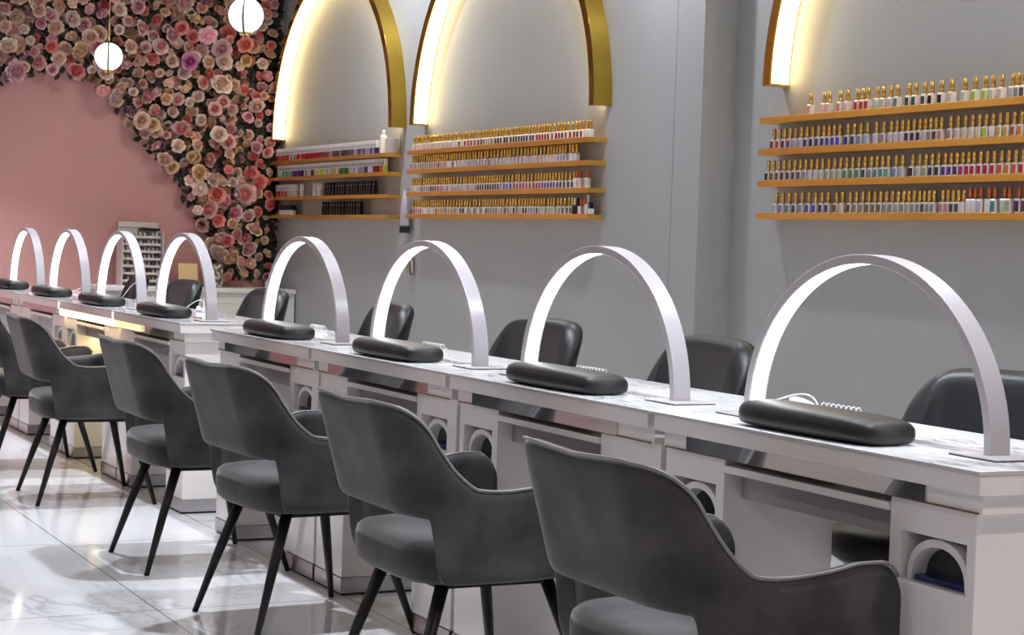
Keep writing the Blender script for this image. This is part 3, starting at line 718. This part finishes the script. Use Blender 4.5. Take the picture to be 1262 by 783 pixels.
# ------------------------------------------------------------------ flower wall
def flower_mesh(kind, mats, seed):
    rnd = random.Random(seed); mb = MB()
    # x axis = facing direction; radius about .055
    def petal(ang, r0, r1, wid, x0, x1, curl, mi, lift=0):
        nu, nv = 4, 4; vs = []
        ca, sa = math.cos(ang), math.sin(ang)
        for i in range(nu+1):
            u = i/nu; rr = r0+(r1-r0)*u; ww = wid*math.sin(PI*(.18+.62*u))
            for j in range(nv+1):
                v = -1+2*j/nv
                cup = (1-v*v)*.0
                ry, rz = rr - .25*wid*v*v*(1-.3*u), ww*v
                x = x0+(x1-x0)*u - curl*u**3 + .18*wid*v*v + rnd.uniform(-.001,.001)
                if j in (0,nv) : x += rnd.uniform(-.002,.002)
                vs.append((x, ry*ca-rz*sa, ry*sa+rz*ca))
        fs = [(i*(nv+1)+j, i*(nv+1)+j+1, (i+1)*(nv+1)+j+1, (i+1)*(nv+1)+j) for i in range(nu) for j in range(nv)]
        mb.add(vs, fs, mi, True)
    if kind == 'rose':
        spec = [(3,.005,.004,.010,.012,.050,.0,2),(4,.009,.013,.016,.010,.049,.002,2),(5,.012,.024,.022,.008,.046,.006,1),(6,.014,.038,.027,.005,.040,.012,0),(7,.016,.054,.032,.002,.027,.016,0)]
    elif kind == 'peony':
        spec = [(5,.004,.008,.009,.012,.050,.0,2),(7,.008,.020,.012,.010,.048,.004,1),(9,.010,.032,.015,.007,.041,.006,1),(10,.012,.044,.018,.004,.031,.010,0),(10,.014,.056,.021,.001,.018,.012,0)]
    else:  # open blossom
        spec = [(5,.001,.010,.007,.010,.024,.0,2),(5,.003,.036,.022,.006,.026,.010,1),(6,.004,.050,.026,.002,.016,.012,0)]
    for (n, r0, r1, w, x0, x1, cu, mi) in spec:
        off = rnd.uniform(0, 6)
        for k in range(n): petal(off+2*PI*k/n+rnd.uniform(-.12,.12), r0, r1*rnd.uniform(.92,1.08), w, x0, x1, cu, mi)
    mb.lathe([(.001,-.02),(.016,-.008),(.020,.012),(.016,.030),(.008,.040),(.001,.044)], (0,0,0), 8, 1)
    # turn the lathe's z axis onto x
    n0 = len(mb.v)-48
    for i in range(n0, len(mb.v)):
        x, y, z = mb.v[i]; mb.v[i] = (z, y, x)
    return mb
def fm(c): return mat('petal_%d_%d_%d' % tuple(int(v*100) for v in c), c, .6, sheen=.25)
PALS = [((.74,.46,.42),(.74,.30,.28),(.72,.16,.17)), ((.76,.56,.51),(.76,.40,.37),(.74,.24,.25)), ((.76,.55,.42),(.74,.47,.35),(.68,.33,.24)),
        ((.80,.66,.55),(.78,.55,.45),(.72,.42,.34)), ((.72,.27,.23),(.72,.17,.15),(.66,.09,.09)), ((.62,.38,.41),(.62,.32,.36),(.55,.20,.26)),
        ((.70,.54,.48),(.64,.44,.40),(.56,.32,.29)), ((.76,.48,.52),(.76,.32,.40),(.72,.16,.27)), ((.74,.52,.32),(.70,.44,.25),(.62,.33,.16)), ((.55,.20,.40),(.52,.10,.33),(.46,.05,.26))]
WTS = [8,8,8,5,4,2,3,3,4,.3]
FWm = empty('flower_arch', (XE, 1.4, 2.0), 'arch of pink, peach and cream silk flowers on the pink wall', 'flower arrangement')
FX, FY, FZ = XE, 1.4, 2.0
# inner edge (y -> lowest z of the flowers) traced along the arch
EDGE = [(-1.2,1.75),(-.6,1.90),(.10,2.02),(.40,2.12),(.62,2.14),(.80,2.05),(.93,1.97),(1.05,1.80),(1.20,1.63),(1.33,1.52),(1.44,1.34),(1.54,1.20),(1.60,.98),(1.64,.86),(1.70,.79)]
pts = []
tries = 0
while len(pts) < 760 and tries < 60000:
    tries += 1
    y, z = random.uniform(-.75, 2.0), random.uniform(.835, 2.98)
    e = interp(EDGE, y)
    if z < e+random.uniform(-.05,.05)+.02: continue
    if z > 2.72 and random.random() < .5: continue
    dens = .072
    lay = random.random()
    if any((y-q[0])**2+(z-q[1])**2 < (dens*(.72 if abs(lay-q[2]) > .4 else 1))**2 for q in pts): continue
    pts.append((y, z, lay))
def inview(p): return p[0] > -.02 and p[1] < 2.74
pts.sort(key=lambda p: (not inview(p), -p[2]))
FL = []
for ci, pal in enumerate(PALS):
    for kd in ('rose','peony','blossom'):
        FL.append((ci, kd, flower_mesh(kd, None, ci*7+len(kd))))
FMESH = {}
def flower_T(p, big):
    y, z, lay = p
    s = (random.uniform(.95,1.2) if big else random.uniform(.66,.98))*random.choice((1,1,.75,.85,1.15))
    if y > 1.9: s *= .8
    tilt_y = random.gauss(.05,.45); tilt_z = random.gauss(-.12,.5)
    x = .03+(.16 if y < 1.78 else .07 if y < 1.92 else .03)*lay + (.02 if y > 1.85 else 0)
    R = Matrix.Rotation(tilt_z, 4, 'Z') @ Matrix.Rotation(tilt_y, 4, 'Y') @ Matrix.Rotation(random.uniform(0,6.28), 4, 'X')
    return Matrix.Translation((x, y-FY, z-FZ)) @ R @ Matrix.Scale(s, 4)
rest = MB(); rmats = []; rix = {}
for n, p in enumerate(pts):
    ci = random.choices(range(len(PALS)), WTS)[0]
    if p[0] > 1.85 and 1.2 < p[1] < 2.3 and random.random() < .5: ci = random.choice([4,0,4,2])
    kd = random.choices(['rose','peony','blossom'], [6,3,1.6])[0]
    T = flower_T(p, n < 100)
    if n < 100:
        key = (ci, kd)
        if key not in FMESH:
            FMESH[key] = [f for f in FL if f[0] == ci and f[1] == kd][0][2].mesh(kd, [fm(c) for c in PALS[ci]])
        o = link({'rose':'silk_rose','peony':'silk_peony','blossom':'silk_blossom'}[kd], FMESH[key], FWm); o.matrix_local = T
    else:
        src = [f for f in FL if f[0] == ci and f[1] == kd][0][2]
        for c in PALS[ci]:
            if c not in rix: rix[c] = len(rmats); rmats.append(fm(c))
        o0 = len(rest.v); rest.v += [tuple(T @ Vector(v)) for v in src.v]
        rest.f += [[i+o0 for i in f] for f in src.f]; rest.m += [rix[PALS[ci][m]] for m in src.m]; rest.sm += src.sm
me = bpy.data.meshes.new('silk_flowers'); me.from_pydata(rest.v, [], rest.f)
for m in rmats: me.materials.append(m)
me.polygons.foreach_set('material_index', rest.m); me.polygons.foreach_set('use_smooth', rest.sm)
o = link('silk_flowers', me, FWm); o['kind'] = 'stuff'
# foliage behind and between
mb = MB()
for k in range(9500):
    y, z = (random.uniform(-.9, 2.08) if k % 8 else random.uniform(1.85, 2.085)), random.uniform(.80, 3.0)
    e = interp(EDGE, y)
    if z < e-.03+random.uniform(-.03,.09): continue
    x = random.uniform(.006,.03) if k % 2 or y > 1.86 else random.uniform(.01,.10); L = random.uniform(.035,.07); a = random.uniform(0,6.28); tl = random.uniform(-.5,.6)
    d = Vector((math.sin(tl)*.6, math.cos(a), math.sin(a))).normalized(); w = d.cross(Vector((1,0,random.uniform(-.3,.3)))).normalized()*L*.28
    c = Vector((x, y-FY, z-FZ))
    if c.y+L > 2.085-FY or x+L*abs(d.x) < .0: d.y = -abs(d.y)
    nrm = Vector((.006,0,0))
    mb.add([c, c+d*L*.35+w+nrm, c+d*L*.7+w*.7+nrm, c+d*L, c+d*L*.7-w*.7+nrm, c+d*L*.35-w+nrm], [(0,1,2,3),(0,3,4,5)], 0, True)
for v in range(len(mb.v)):
    x, y, z = mb.v[v]; z = max(z, .772-FZ); mb.v[v] = (max(x,.003), min(y, (2.085 if x < .03 else 1.985)-FY), min(z, ZC-.01-FZ))
o = obj('foliage', mb, LEAF, FWm); o['kind'] = 'stuff'

# ------------------------------------------------------------------ pendants
PL = ['round white pendant globe with brass ring, in front of the flowers at left', 'larger round white pendant globe with brass ring near the gold arch']
for k, (x, y, z) in enumerate(((-9.5,.362,2.028), (-7.27,.372,2.027))):
    t = empty('globe_pendant', (x, y, z), PL[k], 'pendant light', 'globe pendants')
    mb = MB(); mb.sphere((0,0,0), .073, 28); obj('globe', mb, GLOBE, t)
    mb = MB(); pts_ = []
    ang = math.radians(-16 if k == 0 else -27); c, s = math.cos(ang), math.sin(ang)
    ring = [(.084*math.sin(2*PI*j/40)*c, .084*math.sin(2*PI*j/40)*s, .086*math.cos(2*PI*j/40)-.002) for j in range(41)]
    mb.tube(ring, .0042, 8); obj('brass_ring', mb, mat('dark_brass', (.10,.085,.035), .5, .3), t)
    mb = MB(); mb.lathe([(.030,-.070),(.026,-.082),(.006,-.086)], (0,0,0), 18); obj('bottom_cup', mb, BRASS, t)
    mb = MB(); mb.tube([(0,0,.084),(0,0,.20)], .0045, 10); mb.tube([(0,0,.20),(0,0,ZC-z-.02)], .002, 8); obj('stem', mb, BRASS, t)
    mb = MB(); mb.lathe([(.05,ZC-z-.025),(.05,ZC-z-.001)], (0,0,0), 20); obj('ceiling_rose', mb, BRASS, t)

# ------------------------------------------------------------------ ceiling downlights (the room's lamps)
def downlight(x, y, power, label, spot=None, col=(.95,.97,1.), r=.05):
    t = empty('downlight', (x, y, ZC), label, 'downlight', 'ceiling downlights')
    mb = MB(); mb.lathe([(r+.02,-.008),(r+.02,-.0005),(r,-.0005),(r,-.010)], (0,0,0), 24); obj('trim_ring', mb, LAMPW, t)
    mb = MB(); mb.lathe([(r-.001,-.006),(r-.001,-.002)], (0,0,0), 24); obj('lens', mb, DOWN, t)
    L = bpy.data.lights.new('downlight_beam', 'SPOT' if spot else 'AREA'); L.energy = power; L.color = col
    if spot: L.spot_size = math.radians(spot); L.spot_blend = .6; L.shadow_soft_size = r
    else: L.shape = 'DISK'; L.size = r*2
    lo = bpy.data.objects.new('downlight_beam', L); COL.objects.link(lo); lo.parent = t; lo.location = (0,0,-.03)
for k, x in enumerate((-2.5,-4.0,-5.7,-7.3,-8.9,-10.5)):
    downlight(x, .05, 265, 'ceiling downlight above the desks, %s from the right' % ordw(k+1), spot=74, col=(.88,.93,1.), r=.045)
for k, x in enumerate((-.5,-4.2,-7.6,-10.2)):
    downlight(x, -3.3, (22,13,13,24)[k], 'ceiling downlight above the aisle, %s from the right' % ordw(k+1), col=(1.,.93,.89))
for k, x in enumerate((-3.4,-6.5,-9.4)):
    downlight(x, 1.52, 20, 'ceiling downlight along the back wall, %s from the right' % ordw(k+1), col=(.90,.94,1.), r=.04)
downlight(-.75, .5, 34, 'warm ceiling downlight beyond the right end of the desks', col=(1.,.84,.76))

# world
w = bpy.data.worlds.new('World'); sc.world = w; w.use_nodes = True
w.node_tree.nodes['Background'].inputs['Color'].default_value = (.6,.65,.7,1); w.node_tree.nodes['Background'].inputs['Strength'].default_value = .2

# ------------------------------------------------------------------ camera
F, YAW, PITCH, ROLL, CY, CZ = 2223.3147, -1.1005, -0.0402422, 0.0333129, -2.0323, 1.1075
f = Vector((math.sin(YAW)*math.cos(PITCH), math.cos(YAW)*math.cos(PITCH), math.sin(PITCH)))
r = Vector((math.cos(YAW), -math.sin(YAW), 0)); u = r.cross(f)
c, s = math.cos(ROLL), math.sin(ROLL)
r2, u2 = c*r+s*u, -s*r+c*u
cam = bpy.data.cameras.new('camera'); co = bpy.data.objects.new('camera', cam); COL.objects.link(co)
Mx = Matrix((r2, u2, -f)).transposed().to_4x4(); Mx.translation = Vector((0, CY, CZ)); co.matrix_world = Mx
cam.sensor_fit = 'HORIZONTAL'; cam.sensor_width = 36; cam.lens = F/1262*36; cam.clip_start = .05
sc.camera = co
vs = sc.view_settings
vs.view_transform = 'Standard'; vs.look = 'None'; vs.gamma = 1; vs.exposure = 0; vs.use_curve_mapping = False
